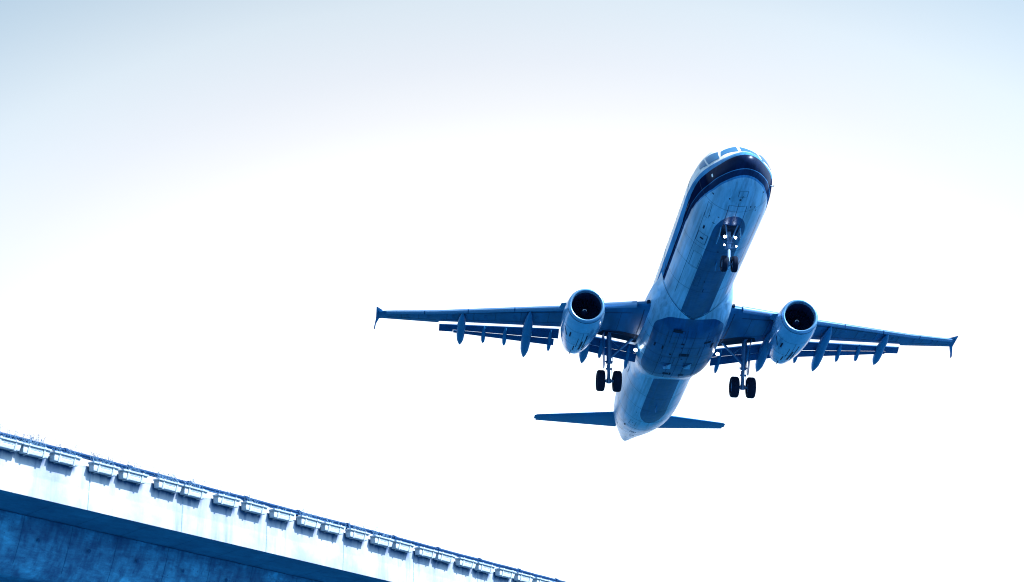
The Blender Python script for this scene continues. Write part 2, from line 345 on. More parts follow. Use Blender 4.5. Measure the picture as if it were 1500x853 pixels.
# belly fairing ------------------------------------------------------
FX = [13.3, 14.2, 15.2, 16.4, 18, 20, 22, 23.1, 23.9, 24.6, 25.2, 27.2]
FW = [1.93, 2.03, 2.14, 2.26, 2.34, 2.36, 2.35, 2.30, 2.2, 2.08, 1.98, 1.90]
FB = [-1.75, -1.98, -2.17, -2.36, -2.50, -2.55, -2.55, -2.50, -2.38, -2.20, -2.0, -1.6]
def fair(x, th, off=0):
    wv = smooth_interp(x, FX, FW)+off; b = smooth_interp(x, FX, FB)-off; c, s = math.cos(th), math.sin(th)
    e = 2/ (2.7 if x > 15 else 2.2); zt = -.35
    return Vector((x, wv*math.copysign(abs(s)**e, s), zt-(zt-b)*math.copysign(abs(c)**e, c) if c > 0 else zt+.2*abs(c)))
m = MB(); rr = []
x = 13.3
def fair_v(x, th):
    p = fair(x, th); k = min(1, max(0, (x-(15.85-1.02*min(abs(p.y), 2.2)))/2.2)); q = p.copy()
    wv, t, b = prof(x); zc = (t+b)/2; h = (t-b)/2; r_ = math.hypot(q.y/wv, (q.z-zc)/h)
    sc = (1.008 if k > 0 else .985)/r_
    f_ = Vector((x, q.y*sc, zc+(q.z-zc)*sc)); return f_.lerp(p, k*k*(3-2*k)) if r_ > .98 else f_.lerp(p, k)
while x <= 27.21: rr.append([fair_v(x, 2*math.pi*j/144) for j in range(144)]); x += .07
m.loft(rr)
def fseam(pts, wd=.022):
    q = [fair_v(x, th) for x, th in pts]; seam(m, [p+Vector((0, p.y, p.z)).normalized()*.012 for p in q], wd)
fseam_v = []
for i in range(-24, 25):
    y = i*.0875; x = 15.87-1.02*abs(y); wv = prof(x)[0]; fseam_v.append(surf(x, math.asin(max(-.999, min(.999, y/wv))) if abs(y) < wv*.97 else math.copysign(R_(85+ (abs(y)-wv*.97)*60), y), .03))
seam(m, fseam_v, .045)
def fth(x, y):
    wv = smooth_interp(x, FX, FW); e = 2/2.7; return math.copysign(math.asin(min(1, (abs(y)/wv)**(1/e))), y)
for yy in (-1.1, -.4, .05, .5, 1.1): fseam([(x/4, fth(x/4, yy)) for x in range(68, 96)], .026)
for xx in (17.6, 18.9, 20.3, 21.5, 23.1): fseam([(xx, R_(a)) for a in range(-70, 71, 5)], .024)
for x0, x1, y0, y1 in ((17.0, 18.4, .2, .9), (18.9, 20.0, -.9, -.3), (20.4, 21.3, .3, 1.0), (17.9, 18.7, -1.5, -1.2)):
    e = [(lerp(a_, c_, i/4), fth(lerp(a_, c_, i/4), lerp(b_, d_, i/4))) for a_, b_, c_, d_ in ((x0, y0, x1, y0), (x1, y0, x1, y1), (x1, y1, x0, y1), (x0, y1, x0, y0)) for i in range(5)]
    fseam(e, .028)
for x, y, dx, dy in ((16.9, .62, .24, .42), (18.3, -1.2, .2, .3), (19.2, 1.35, .34, .42), (19.9, -.15, .3, .45), (18.4, .15, .16, .13), (18.9, .12, .08, .1), (19.9, .62, .12, .1), (20.5, -.1, .08, .08),
                     (22.9, .45, .22, .26), (22.9, .2, .3, .08), (23.1, -.45, .18, .24), (21.3, .6, .05, .35), (21.2, -.55, .05, .4), (19.0, -1.55, .5, .1)):
    dx *= 1.3; dy *= 1.25; m.add([fair(x+a*dx/2, fth(x+a*dx/2, y+b*dy/2), .012) for a, b in ((-1, -1), (1, -1), (1, 1), (-1, 1))], [(0, 1, 2, 3)], 2)
FAIR = m.build("belly_fairing", [M_fair, M_seam, M_dark], JET, 60)
me = FAIR.data; att = me.attributes.new("band", 'FLOAT', 'POINT'); att2 = me.attributes.new("belly", 'FLOAT', 'POINT')
for i, v in enumerate(me.vertices):
    att.data[i].value = 0; p = v.co; att2.data[i].value = capsule(p.x*.55, p.y, 15.85*.55, 23.9*.55, 1.9, .85) if p.z < -1.2 else 0  # dark bottom patch: belly paint, with the underside's shading edge painted in
for y, x in ((.55, 21.6), (-.55, 21.5)):
    q = MB(); z = fair(x, fth(x, y)).z
    q.add([(x-.3, y-.2, z-.003), (x+.25, y-.25, z-.003), (x+.25, y+.22, z-.003), (x+.2, y-.2, z-.14), (x+.2, y+.17, z-.14)], [(0, 3, 4), (0, 2, 1), (0, 1, 3), (0, 4, 2), (1, 2, 4, 3)])
    q.build("air_outlet_scoop", M_fair, FAIR, 0)

# wings ----------------------------------------------------------------
def wz(y): return -1.34+.12*abs(y)
LEY = [1.6, 2.44, 5.0, 6.67, 8.2, 13.6, 16.5, 17.0]; LEX = [15.85, 16.32, 17.6, 18.55, 19.3, 22.0, 23.2, 23.55]
def le(y): return interp(y, LEY, LEX)
TEY = [1.6, 6.4, 6.6, 13.4, 13.5, 16.6, 17.0]; TEX = [22.12, 21.47, 21.49, 23.52, 23.75, 24.45, 24.6]
def te(y): return interp(y, TEY, TEX)
def tk(y): return interp(y, [1.6, 6.4, 17], [.80, .46, .17])
PR = [(0, 0), (.006, .22), (.025, .42), (.06, .60), (.12, .76), (.22, .92), (.35, 1.0), (.5, .96), (.65, .80), (.8, .54), (.92, .26), (1, .06)]
def section(y, x0, x1, s, zoff=0, t=None, lowfrac=.42):
    t = tk(y) if t is None else t; c = x1-x0; z = wz(y)+zoff
    lo = [(x0+c*u, s*y, z-t*.34*h) for u, h in PR]
    up = [(x0+c*u, s*y, z+t*.66*h) for u, h in PR]
    return lo+up[::-1][:-1]
for s in (1, -1):
    TS = 0 if s > 0 else -.27
    ys = [1.6, 2.4, 3.2, 4.2, 5.2, 5.9, 6.38, 6.62, 7.5, 8.5, 9.5, 10.5, 11.5, 12.5, 13.38, 13.5, 14.3, 15.2, 16, 16.6+TS, 16.95+TS]
    m = MB(); m.loft([section(y, le(y)+.13, te(y), s) for y in ys])
    # chordwise seams and spar line on the lower skin
    def wp(y, u): x0 = le(y)+.13; c = te(y)-x0; hh = interp(u, [p[0] for p in PR], [p[1] for p in PR]); return Vector((x0+c*u, s*y, wz(y)-tk(y)*.34*hh-.006))
    def wseam(a, b, wd=.02, k=10):
        pts = [wp(lerp(a[0], b[0], i/k), lerp(a[1], b[1], i/k)) for i in range(k+1)]; q = []
        for i, p in enumerate(pts):
            t = (pts[min(i+1, k)]-pts[max(i-1, 0)]).normalized(); d = t.cross(Vector((0, 0, 1))).normalized()*wd/2; q += [p-d, p+d]
        m.add(q, [(2*i, 2*i+1, 2*i+3, 2*i+2) for i in range(k)], 1)
    wseam((3, .15), (16.4, .15), .07, 24); wseam((3, .70), (13.3, .72), .035, 20); wseam((13.6, .66), (16.4, .62), .03); wseam((2.46, .0), (2.46, .99), .07, 12)  # leading-edge seam widened to paint the slat's shadow line
    for y in (3.6, 4.7, 7.4, 8.9, 10.3, 11.5, 13.0, 14.6, 15.6): wseam((y, .16), (y, .7), .022, 6)
    for y in (8, 9.2, 10.8, 12.6, 14, 15.2):
        p = wp(y, .42); m.add([p+Vector((-.22, -.11, 0)), p+Vector((.22, -.11, 0)), p+Vector((.22, .11, 0)), p+Vector((-.22, .11, 0))], [(0, 1, 2, 3)], 3 if int(y*10) % 3 else 3)
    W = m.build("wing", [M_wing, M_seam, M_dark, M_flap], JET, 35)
    # flat dark patch beside the leg, painting the open wheel well's shade
    q = MB(); q.add([wp(2.25, .74)+Vector((0, 0, -.004)), wp(3.2, .70)+Vector((0, 0, -.004)), wp(4.3, .76)+Vector((0, 0, -.004)), wp(4.55, .985)+Vector((0, 0, -.004)), wp(2.25, .995)+Vector((0, 0, -.004))], [(0, 1, 2, 3, 4)])
    q.build("wheel_well_shade", M_dark, W, 0)
    # slats
    for y0, y1 in ((2.9, 5.1), (6.45, 9.28), (9.34, 11.82), (11.88, 14.25), (14.31, 16.45)):
        m = MB(); rr = []
        for i in range(5):
            y = lerp(y0, y1, i/4); x0 = le(y)-.02; c = .34 if y < 6 else .30-.006*y; t = tk(y)*.36+.06; z = wz(y)-.13-.04*tk(y)
            rr.append([(x0, s*y, z+t*.42), (x0+.03, s*y, z+t*.10), (x0+.10, s*y, z-.02), (x0+.20, s*y, z-.03), (x0+.13, s*y, z+t*.25), (x0+.12, s*y, z+t*.6), (x0+c+.15, s*y, z+t*1.15),
                       (x0+c, s*y, z+t*1.3), (x0+.12, s*y, z+t*1.05), (x0+.03, s*y, z+t*.75)])
        m.loft(rr); m.build("slat", M_slat, W, 35)
    # double-slotted flaps
    def flap(name, y0, y1, h0, s0, h1, s1, th, rel=0):
        m = MB(); rr = []
        for i in range(4):
            u = i/3; y = lerp(y0, y1, u); hx, hz = lerp(h0[0], h1[0], u), lerp(h0[1], h1[1], u); tx, tz = lerp(s0[0], s1[0], u), lerp(s0[1], s1[1], u)
            d = Vector((tx-hx, 0, tz-hz)); nn = Vector((-d.z, 0, d.x)).normalized()   # towards the upper side
            if nn.z < 0: nn = -nn
            P0 = Vector((hx, s*y, hz)); r = []
            for a_, b_ in ((0, .0), (.02, -.35), (.09, -.62), (.25, -.75), (.55, -.5), (1, -.04), (1, .04), (.6, .25), (.3, .35), (.1, .28), (.02, .15)): r.append(P0+d*a_+nn*b_*th*1.0)
            rr.append(r)
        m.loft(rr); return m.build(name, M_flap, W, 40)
    def outb(y): u = (y-6.6)/6.8; return (lerp(21.66, 23.72, u), lerp(-.60, .19, u)), (lerp(22.24, 23.95, u), lerp(-.98, -.02, u)), (lerp(22.66, 24.10, u), lerp(-1.24, -.10, u))
    def inb(y): u = (y-2.15)/4.25; return (lerp(22.2, 21.72, u), lerp(-1.17, -.60, u)), (lerp(22.66, 22.28, u), lerp(-1.48, -.98, u)), (lerp(23.18, 22.66, u), lerp(-1.82, -1.24, u))
    a0, a1 = outb(6.66), outb(12.6)
    flap("flap", 6.66, 12.6, a0[0], a0[1], a1[0], a1[1], .13); b1 = outb(13.4)
    flap("flap", 12.6, 13.4, a1[0], (a1[2][0]-.05, a1[2][1]+.03), b1[0], b1[2], .12)
    g_ = .02
    flap("flap_trailing_segment", 6.9, 12.58, (a0[1][0]+g_, a0[1][1]-g_*.4), a0[2], (a1[1][0]+g_, a1[1][1]-g_*.4), a1[2], .09)
    a0, a1 = inb(2.15), inb(6.3)
    flap("flap", 2.15, 6.3, a0[0], a0[1], a1[0], a1[1], .14)
    flap("flap_trailing_segment", 2.15, 6.15, (a0[1][0]+g_, a0[1][1]-g_*.4), a0[2], (a1[1][0]+g_, a1[1][1]-g_*.4), a1[2], .10)
    # flap track fairings: long canoe and small ones
    def canoe(name, y, n0, tip, wmax, dep, bend=.45, droop=.25):
        m = MB(); rr = []; K = 22; n0 = Vector((n0[0], s*y, n0[1])); tp = Vector((tip[0], s*y, tip[1]))
        for i in range(K+1):
            u = i/K; p = n0.lerp(tp, u)
            # runs along the wing first, then hangs down with the flap
            p.z += droop*(min(u/bend, (1-u)/(1-bend)))**1.2*0.6
            r = max(.004, interp(u, [0, .05, .15, .3, .5, .68, .82, .93, 1], [0, .33, .68, .93, 1, 1, .84, .45, 0]))
            rr.append([p+Vector((0, wmax/2*r*math.sin(q), -dep*r*math.cos(q)*(1 if math.cos(q) > 0 else .35))) for q in (2*math.pi*j/20 for j in range(20))])
        m.loft(rr)
        return m.build(name, M_canoe, W, 60)
    canoe("flap_track_fairing", 8.45, (19.55, -.50), (24.75, -1.25), .56, .32)
    canoe("flap_track_fairing", 12.15, (21.35, -.05), (24.9, -.58), .48, .27)
    canoe("flap_track_fairing", 5.1, (19.4, -.92), (24.4, -1.58), .56, .32)
    for y, p0, p1 in ((10.85, (22.75, -.20), (24.15, -.70)), (9.65, (22.35, -.36), (23.9, -.90)), (7.12, (21.65, -.68), (23.6, -1.24)), (2.62, (21.95, -1.22), (24.2, -1.88)), (4.2, (21.75, -1.05), (23.4, -1.6))):
        canoe("flap_hinge_fairing", y, p0, p1, .25, .20, droop=0)
    # tip fence
    z0 = wz(17); m = MB(); out = [(22.95, z0+.02), (23.8, z0+.20), (24.25, z0+.26), (24.62, z0+.1), (24.78, z0-.25), (25.05, z0-.52), (24.85, z0-.50), (24.3, z0-.12)]
    yo = [17.0, 16.72, 16.70, 16.98, 17.05, 17.12, 17.12, 17.02]
    k = len(out); vs = [(x, s*(y+dy+TS), z) for dy in (-.03, .03) for (x, z), y in zip(out, yo)]
    m.add(vs, [tuple(range(k)), tuple(range(2*k-1, k-1, -1))]+[(i, (i+1) % k, k+(i+1) % k, k+i) for i in range(k)])
    m.build("wingtip_fence", M_canoe, W, 0)
    # pylon
    m = MB(); rr = []
    for x, hw, zb, zt in ((16.9, .05, -1.0, -.82), (17.5, .16, -1.15, -.60), (18.6, .2, -1.25, -.45), (20.0, .18, -1.2, -.4), (21.0, .1, -1.0, -.5), (21.5, .03, -.8, -.6)):
        rr.append([(x, s*5.75+hw*a, z) for a, z in ((-1, zb), (1, zb), (1, zt), (-1, zt))])
    m.loft(rr); m.build("engine_pylon", M_nacelle, W, 30)

    # engine ------------------------------------------------------------
    A = Matrix.Translation((15.45, s*5.75, -1.72)) @ Matrix.Rotation(R_(-1.5), 4, 'Y') @ Matrix.Rotation(R_(s*1.0), 4, 'Z') @ Matrix.Diagonal((1.15, 1, 1, 1))
    cow = MB(); cow.lathe([(.16, .985), (.6, 1.06), (1.2, 1.10), (1.9, 1.10), (2.7, 1.05), (3.5, .96), (4.2, .85), (4.75, .75), (5.0, .69), (5.0, .66), (4.4, .66), (3.8, .7)], A, 64)
    def nac(x, a, off=.008):
        r = interp(x, [.16, .6, 1.2, 1.9, 2.7, 3.5, 4.2, 4.75, 5], [.985, 1.06, 1.10, 1.10, 1.05, .96, .85, .75, .69])+off
        return A @ Vector((x, r*math.sin(a), -r*math.cos(a)))
    def nseam(pts, wd=.025, mi=1):
        pts = [nac(*p) for p in pts]; q = []; c0 = A @ Vector((0, 0, 0))
        for i, p in enumerate(pts):
            t = (pts[min(i+1, len(pts)-1)]-pts[max(i-1, 0)]).normalized(); nn = Vector((0, p.y-c0.y, p.z-c0.z)).normalized(); d = t.cross(nn).normalized()*wd/2; q += [p-d, p+d]
        cow.add(q, [(2*i, 2*i+1, 2*i+3, 2*i+2) for i in range(len(pts)-1)], mi)
    for x in (1.25, 3.05, 4.3): nseam([(x, R_(a)) for a in range(-160, 161, 8)], .022)
    nseam([(x/10, R_(-2)) for x in range(13, 43, 2)], .02); nseam([(.175, R_(a)) for a in range(-180, 181, 6)], .04)
    for a0_, a1_, x0, x1, wd in ((-14, -14, 1.6, 3.6, .05), (-6, -6, 2.4, 3.9, .08), (8, 8, 2.0, 3.4, .03), (-20, -20, 3.2, 4.2, .06), (35, 35, 1.6, 2.2, .09), (14, 14, 3.3, 4.1, .06)):
        nseam([(lerp(x0, x1, i/5), R_(lerp(a0_, a1_, i/5))) for i in range(6)], wd, 2)
    nseam([(1.55, R_(62)), (1.9, R_(52)), (2.3, R_(46))], .07, 2)
    ENG = cow.build("engine", [M_nacelle, M_seam, M_dark], JET, 40)
    q = MB(); q.lathe([(.16, .985), (.06, .955), (.01, .915), (0, .875), (.02, .835), (.08, .81), (.2, .795)], A, 64); q.build("inlet_lip", M_lip, ENG)
    q = MB(); q.lathe([(.2, .795), (.6, .80), (1.15, .81), (1.2, .05)], A, 48); q.build("inlet_duct", material("inlet_duct", (.006, .02, .06), .6) if s == 1 else bpy.data.materials["inlet_duct"], ENG)
    q = MB()
    for k in range(22):
        a_ = 2*math.pi*k/22; vs = []
        for r in (.22, .4, .6, .79):
            tw = lerp(.25, .9, r/.8); 
            for sgn in (-1, 1):
                vs.append(A @ Vector((1.05+sgn*.11*math.cos(tw), r*math.cos(a_+sgn*.11*math.sin(tw)/max(r, .3)), r*math.sin(a_+sgn*.11*math.sin(tw)/max(r, .3)))))
        q.add(vs, [(2*i, 2*i+1, 2*i+3, 2*i+2) for i in range(3)])
    FANO = q.build("fan", M_fan, ENG, 0)
    q = MB(); q.lathe([(.72, .004), (.76, .06), (.85, .13), (.98, .19), (1.1, .22)], A, 24)
    q.build("spinner", material("spinner_grey", (.006, .02, .06), .35) if s == 1 else bpy.data.materials["spinner_grey"], FANO)
    q = MB(); sp_ = [(.08*0+.80+.02*i, .0) for i in range(3)]
    q.tube([A @ Vector((.80, .0+.10*math.cos(t), .10*math.sin(t))) for t in [i*.45 for i in range(8)]], .014, 6); q.build("spinner_mark", M_frame, FANO)
    q = MB(); q.lathe([(3.8, .5), (4.6, .42), (5.25, .2), (5.4, .02)], A, 32); q.build("exhaust_plug", M_dark, ENG)
    for aa in (R_(118), R_(-118)):     # strakes
        q = MB(); p = [nac(.95, aa, -.01), nac(1.95, aa, -.01), nac(1.95, aa, .30), nac(1.35, aa, .26)]; c0 = (p[1]-p[0]).cross(p[2]-p[0]).normalized()*.015
        q.add([a_-c0 for a_ in p]+[a_+c0 for a_ in p], [(0, 1, 2, 3), (7, 6, 5, 4), (0, 3, 7, 4), (3, 2, 6, 7), (2, 1, 5, 6)]); q.build("strake", M_canoe, ENG, 0)
    q = MB(); dm = nac(4.5, R_(20), 0); q.tube([dm, nac(4.7, R_(20), .14)], .025, 8); q.build("drain_mast", M_seam, ENG)

    # main landing gear ---------------------------------------------------
    Y = s*3.79; q = MB(); top = Vector((21.35, s*3.86, -.95)); ax = Vector((21.97, Y, -3.5)); mid = top.lerp(ax, .60)
    q.tube([top, top.lerp(ax, .55), mid], [.15, .14, .155], 16); q.tube([mid, mid+(ax-mid)*.06], [.17, .17], 16)
    q.tube([top+Vector((-.5, 0, 0)), top+Vector((.5, 0, 0))], .09, 10)
    LEG = q.build("main_landing_gear", M_gear, JET)
    q = MB(); q.tube([mid, ax], .085, 14)
    q.tube([ax+Vector((0, -.42, 0)), ax+Vector((0, .42, 0))], .085, 12)
    q.tube([ax+Vector((-.02, 0, .12)), ax+Vector((.02, 0, -.12))], .14, 12); q.build("shock_strut_piston", M_gear, LEG)
    q = MB()
    a1_ = mid+Vector((.2, 0, -.05)); b1_ = mid.lerp(ax, .5)+Vector((.42, 0, 0)); c1_ = ax+Vector((.15, 0, .06))
    for d in (-.07, .07): q.tube([a1_+Vector((0, d, 0)), b1_, c1_+Vector((0, d, 0))], [.04, .035, .04], 8)
    q.tube([mid+Vector((-.16, .06, .3)), mid.lerp(ax, .5)+Vector((-.14, .08, 0)), ax+Vector((-.12, .1, .1))], .022, 6)
    q.tube([mid+Vector((.02, -.2, .35)), mid.lerp(ax, .4)+Vector((.05, -.17, 0)), ax+Vector((.0, -.18, .05))], .018, 6)
    q.tube([mid.lerp(ax, .35)+Vector((0, -.17, 0)), mid.lerp(ax, .35)+Vector((0, .17, 0))], .06, 8)
    q.tube([mid.lerp(ax, .0)+Vector((0, -.22, .05)), mid.lerp(ax, .0)+Vector((0, .22, .05))], .045, 8)
    q.build("torque_link", M_gear, LEG)
    q = MB(); bt = Vector((21.25, s*2.55, -1.15)); q.tube([bt, bt.lerp(top.lerp(ax, .52), .55)], .075, 10); q.tube([bt.lerp(top.lerp(ax, .52), .5), top.lerp(ax, .53)], [.055, .065], 10)
    q.tube([bt.lerp(top.lerp(ax, .52), .5), top.lerp(ax, .08)+Vector((.05, 0, 0))], .03, 8)
    q.build("side_brace", M_gear, LEG)
    q = MB(); D0 = top+Vector((-.38, s*.30, .02)); D1 = top.lerp(ax, .68)+Vector((-.30, s*.26, 0))
    dd = [D0, D0+Vector((.75, s*.05, 0)), D1+Vector((.62, 0, 0)), D1+Vector((.3, 0, -.18)), D1]
    q.add(dd+[p+Vector((0, s*.03, 0)) for p in dd], [(0, 1, 2, 3, 4), (9, 8, 7, 6, 5)]+[(i, (i+1) % 5, 5+(i+1) % 5, 5+i) for i in range(5)])
    q.build("gear_door", M_canoe, LEG, 0)
    def wheel(cx, cy, cz, rad, wd, par):
        MM = Matrix.Translation((cx, cy, cz)) @ Matrix.Rotation(math.pi/2, 4, 'Z')
        q = MB(); h = wd/2; q.lathe([(-h*.55, rad*.50), (-h*.9, rad*.62), (-h, rad*.78), (-h*.93, rad*.90), (-h*.72, rad*.975), (-h*.48, rad), (-h*.42, rad*.985), (-h*.36, rad), (-.03, rad*1.0), (0, rad*.985), (.03, rad), (h*.36, rad), (h*.42, rad*.985), (h*.48, rad),
                            (h*.72, rad*.975), (h*.93, rad*.90), (h, rad*.78), (h*.9, rad*.62), (h*.55, rad*.50)], MM, 40)
        t = q.build("tyre", M_tyre, par)
        q = MB(); q.lathe([(-h*.6, .02), (-h*.62, rad*.2), (-h*.45, rad*.25), (-h*.5, rad*.45), (-h*.6, rad*.52), (h*.6, rad*.52), (h*.5, rad*.45), (h*.45, rad*.25), (h*.62, rad*.2), (h*.6, .02)], MM, 28)
        q.build("wheel_rim", M_rim, par)
    wheel(ax.x, ax.y-.465, ax.z, .60, .46, LEG); wheel(ax.x, ax.y+.465, ax.z, .60, .46, LEG)
    # lit landing lamp under the wing root
    q = MB(); lp = Vector((21.55, s*2.33, -1.72)); q.tube([lp+Vector((.12, 0, .35)), lp], .03, 8); q.tube([lp, lp+Vector((.12, 0, .0))], [.11, .08], 16)
    LL = q.build("landing_light", M_gear, JET)
    q = MB(); q.tube([lp+Vector((-.02, 0, 0)), lp], .10, 16); q.build("lamp_lens", M_lamp, LL)
    q = MB(); q.box((16.35, s*2.32, -.98), (.28, .16, .16)); q.build("wing_root_cap", M_dark, W, 0, .03)

    # tailplane -------------------------------------------------------------
    def hz(y): return .72+.105*y
    m = MB(); rr = []
    HL = lambda y: 38.55+(y-.5)*.527; HT = lambda y: 41.62+(y-.5)*.185
    for y in (.5, 1.2, 2, 3, 4, 5, 5.9, 6.25, 6.42):
        x0, x1 = HL(y), lerp(HL(y), HT(y), .70); t = interp(y, [.5, 6.2, 6.42], [.30, .12, .05]); x0 += .12 if y > 6.3 else 0
        rr.append([(lerp(x0, HT(y), u*.7), s*y, hz(y)-t*h*.5) for u, h in PR[:7]+[(.7, .95), (1, .8)]]+[(lerp(x0, HT(y), u*.7), s*y, hz(y)+t*h*.5) for u, h in ([(1, .8), (.7, .95)]+PR[:7][::-1])[:-1]])
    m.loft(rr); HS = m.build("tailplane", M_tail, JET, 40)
    m = MB(); rr = []
    for y in (1.0, 3, 5, 6.3):
        x0, x1 = lerp(HL(y), HT(y), .71), HT(y); t = interp(y, [.5, 6.3], [.22, .09]); z = hz(y)
        rr.append([(x0, s*y, z-t*.4), (x1, s*y, z-.012), (x1, s*y, z+.012), (x0, s*y, z+t*.4)])
    m.loft(rr); m.build("elevator", M_tail, HS, 30)

# nose gear --------------------------------------------------------------
q = MB(); nt_ = Vector((4.85, 0, -1.75)); na = Vector((5.07, 0, -3.66)); nm = nt_.lerp(na, .58)
q.tube([nt_, nm], [.11, .10], 14); q.tube([nm, nm+(na-nm)*.08], .125, 14); 
q.tube([nm+Vector((0, -.2, -.02)), nm+Vector((0, .2, -.02))], .07, 10)
for z_ in (.25, .12): q.tube([nt_.lerp(na, .58-z_)+Vector((-.12, -.14, 0)), nt_.lerp(na, .58-z_)+Vector((-.12, .14, 0))], .045, 8)
NG = q.build("nose_landing_gear", M_gear, JET)
q = MB(); q.tube([nm, na], .065, 12); q.build("shock_strut_piston", M_chrome, NG)
q = MB(); q.tube([na+Vector((0, -.3, 0)), na+Vector((0, .3, 0))], .06, 10); q.tube([na+Vector((0, 0, .1)), na+Vector((0, 0, -.08))], .095, 10); q.build("axle", M_gear, NG)
q = MB()
for d in (-.05, .05): q.tube([nm+Vector((.1, d, -.05)), nm.lerp(na, .5)+Vector((.34, 0, 0)), na+Vector((.1, d, .05))], .028, 8)
q.build("torque_link", M_gear, NG)
q = MB()
for d in (-.3, .3): q.tube([Vector((4.15, d, -2.0)), Vector((4.6, d*.5, -2.35)), nt_.lerp(na, .52)], .035, 8)
q.tube([nm+Vector((0, .16, 0)), Vector((5.35, .3, -1.95))], .03, 8); q.tube([nm+Vector((0, -.16, 0)), Vector((5.35, -.3, -1.95))], .03, 8)
q.build("drag_brace", M_gear, NG)
wheel(na.x, -.255, na.z, .395, .27, NG); wheel(na.x, .255, na.z, .395, .27, NG)
for y, z, r in ((.26, -2.42, .075), (-.26, -2.45, .07), (.28, -2.86, .042), (-.28, -2.9, .045)):
    q = MB(); q.tube([(4.66, y, z), (4.80, y, z)], [r, r*.7], 16); q.tube([(4.8, y, z), (4.9, y*.3, z-.02)], .025, 6); t = q.build("taxi_light", M_gear, NG)
    q = MB(); q.tube([(4.64, y, z), (4.655, y, z)], r*.94, 16); q.build("lamp_lens", M_lamp if y > 0 or r < .08 else M_chrome, t)
# nose bay opening: a dark patch following the skin, painting the bay's shade, open rear doors either side
q = MB(); vs = []; KX, KY = 10, 8
for i in range(KX+1):
    x = lerp(4.2, 5.75, i/KX); hw = interp(x, [4.2, 4.5, 5.2, 5.75], [.40, .42, .36, .2])
    for j in range(KY+1): vs.append(by_y(x, lerp(-hw, hw, j/KY), .016))
q.add(vs, [(i*(KY+1)+j, i*(KY+1)+j+1, (i+1)*(KY+1)+j+1, (i+1)*(KY+1)+j) for i in range(KX) for j in range(KY)]); q.build("nose_well_shade", M_dark, FUS, 0)
for y in (.45, -.45):
    sgn = 1 if y > 0 else -1; q = MB(); q.add([(4.45, y, -2.0), (5.6, y*.9, -2.02), (5.55, y*1.12, -2.42), (4.6, y*1.15, -2.45), (4.45, y+sgn*.03, -2.0), (5.6, y*.9+sgn*.03, -2.02), (5.55, y*1.12+sgn*.03, -2.42), (4.6, y*1.15+sgn*.03, -2.45)],
            [(0, 1, 2, 3), (7, 6, 5, 4), (0, 4, 5, 1), (1, 5, 6, 2), (2, 6, 7, 3), (3, 7, 4, 0)]); q.build("gear_door", M_nacelle, NG, 0)

# fin and rudder -----------------------------------------------------------
def finring(z):
    u = (z-1.6)/6.1; x0 = lerp(35.6, 41.4, u); x1 = lerp(40.9, 43.0, u); t = lerp(.5, .2, u)
    return [(lerp(x0, x1, a), t*h/2*sg, z) for sg, L in ((-1, PR[:8]), (1, PR[:8][::-1])) for a, h in [(b*1.9 if b < .5 else 1, h) for b, h in L]]
m = MB(); m.loft([finring(z) for z in (1.6, 3, 4.5, 6, 7.3, 7.7)]); FIN = m.build("fin", M_fin, JET, 40)
m = MB(); m.loft([[(lerp(40.95, 43.03, (z-2)/5.7), -.09, z), (lerp(42.9, 44.1, (z-2)/5.7), 0, z), (lerp(40.95, 43.03, (z-2)/5.7), .09, z)] for z in (2, 5, 7.6)]); m.build("rudder", M_fin, FIN, 30)

# ============================================================ OVERPASS
TH = R_(36.0); T = Vector((math.sin(TH), math.cos(TH), 0)); NI = Vector((-math.cos(TH), math.sin(TH), 0)); O = Vector((-11.03, 39.14, 0))
def bp(s, n, z): return O+T*s+NI*n+Vector((0, 0, z))

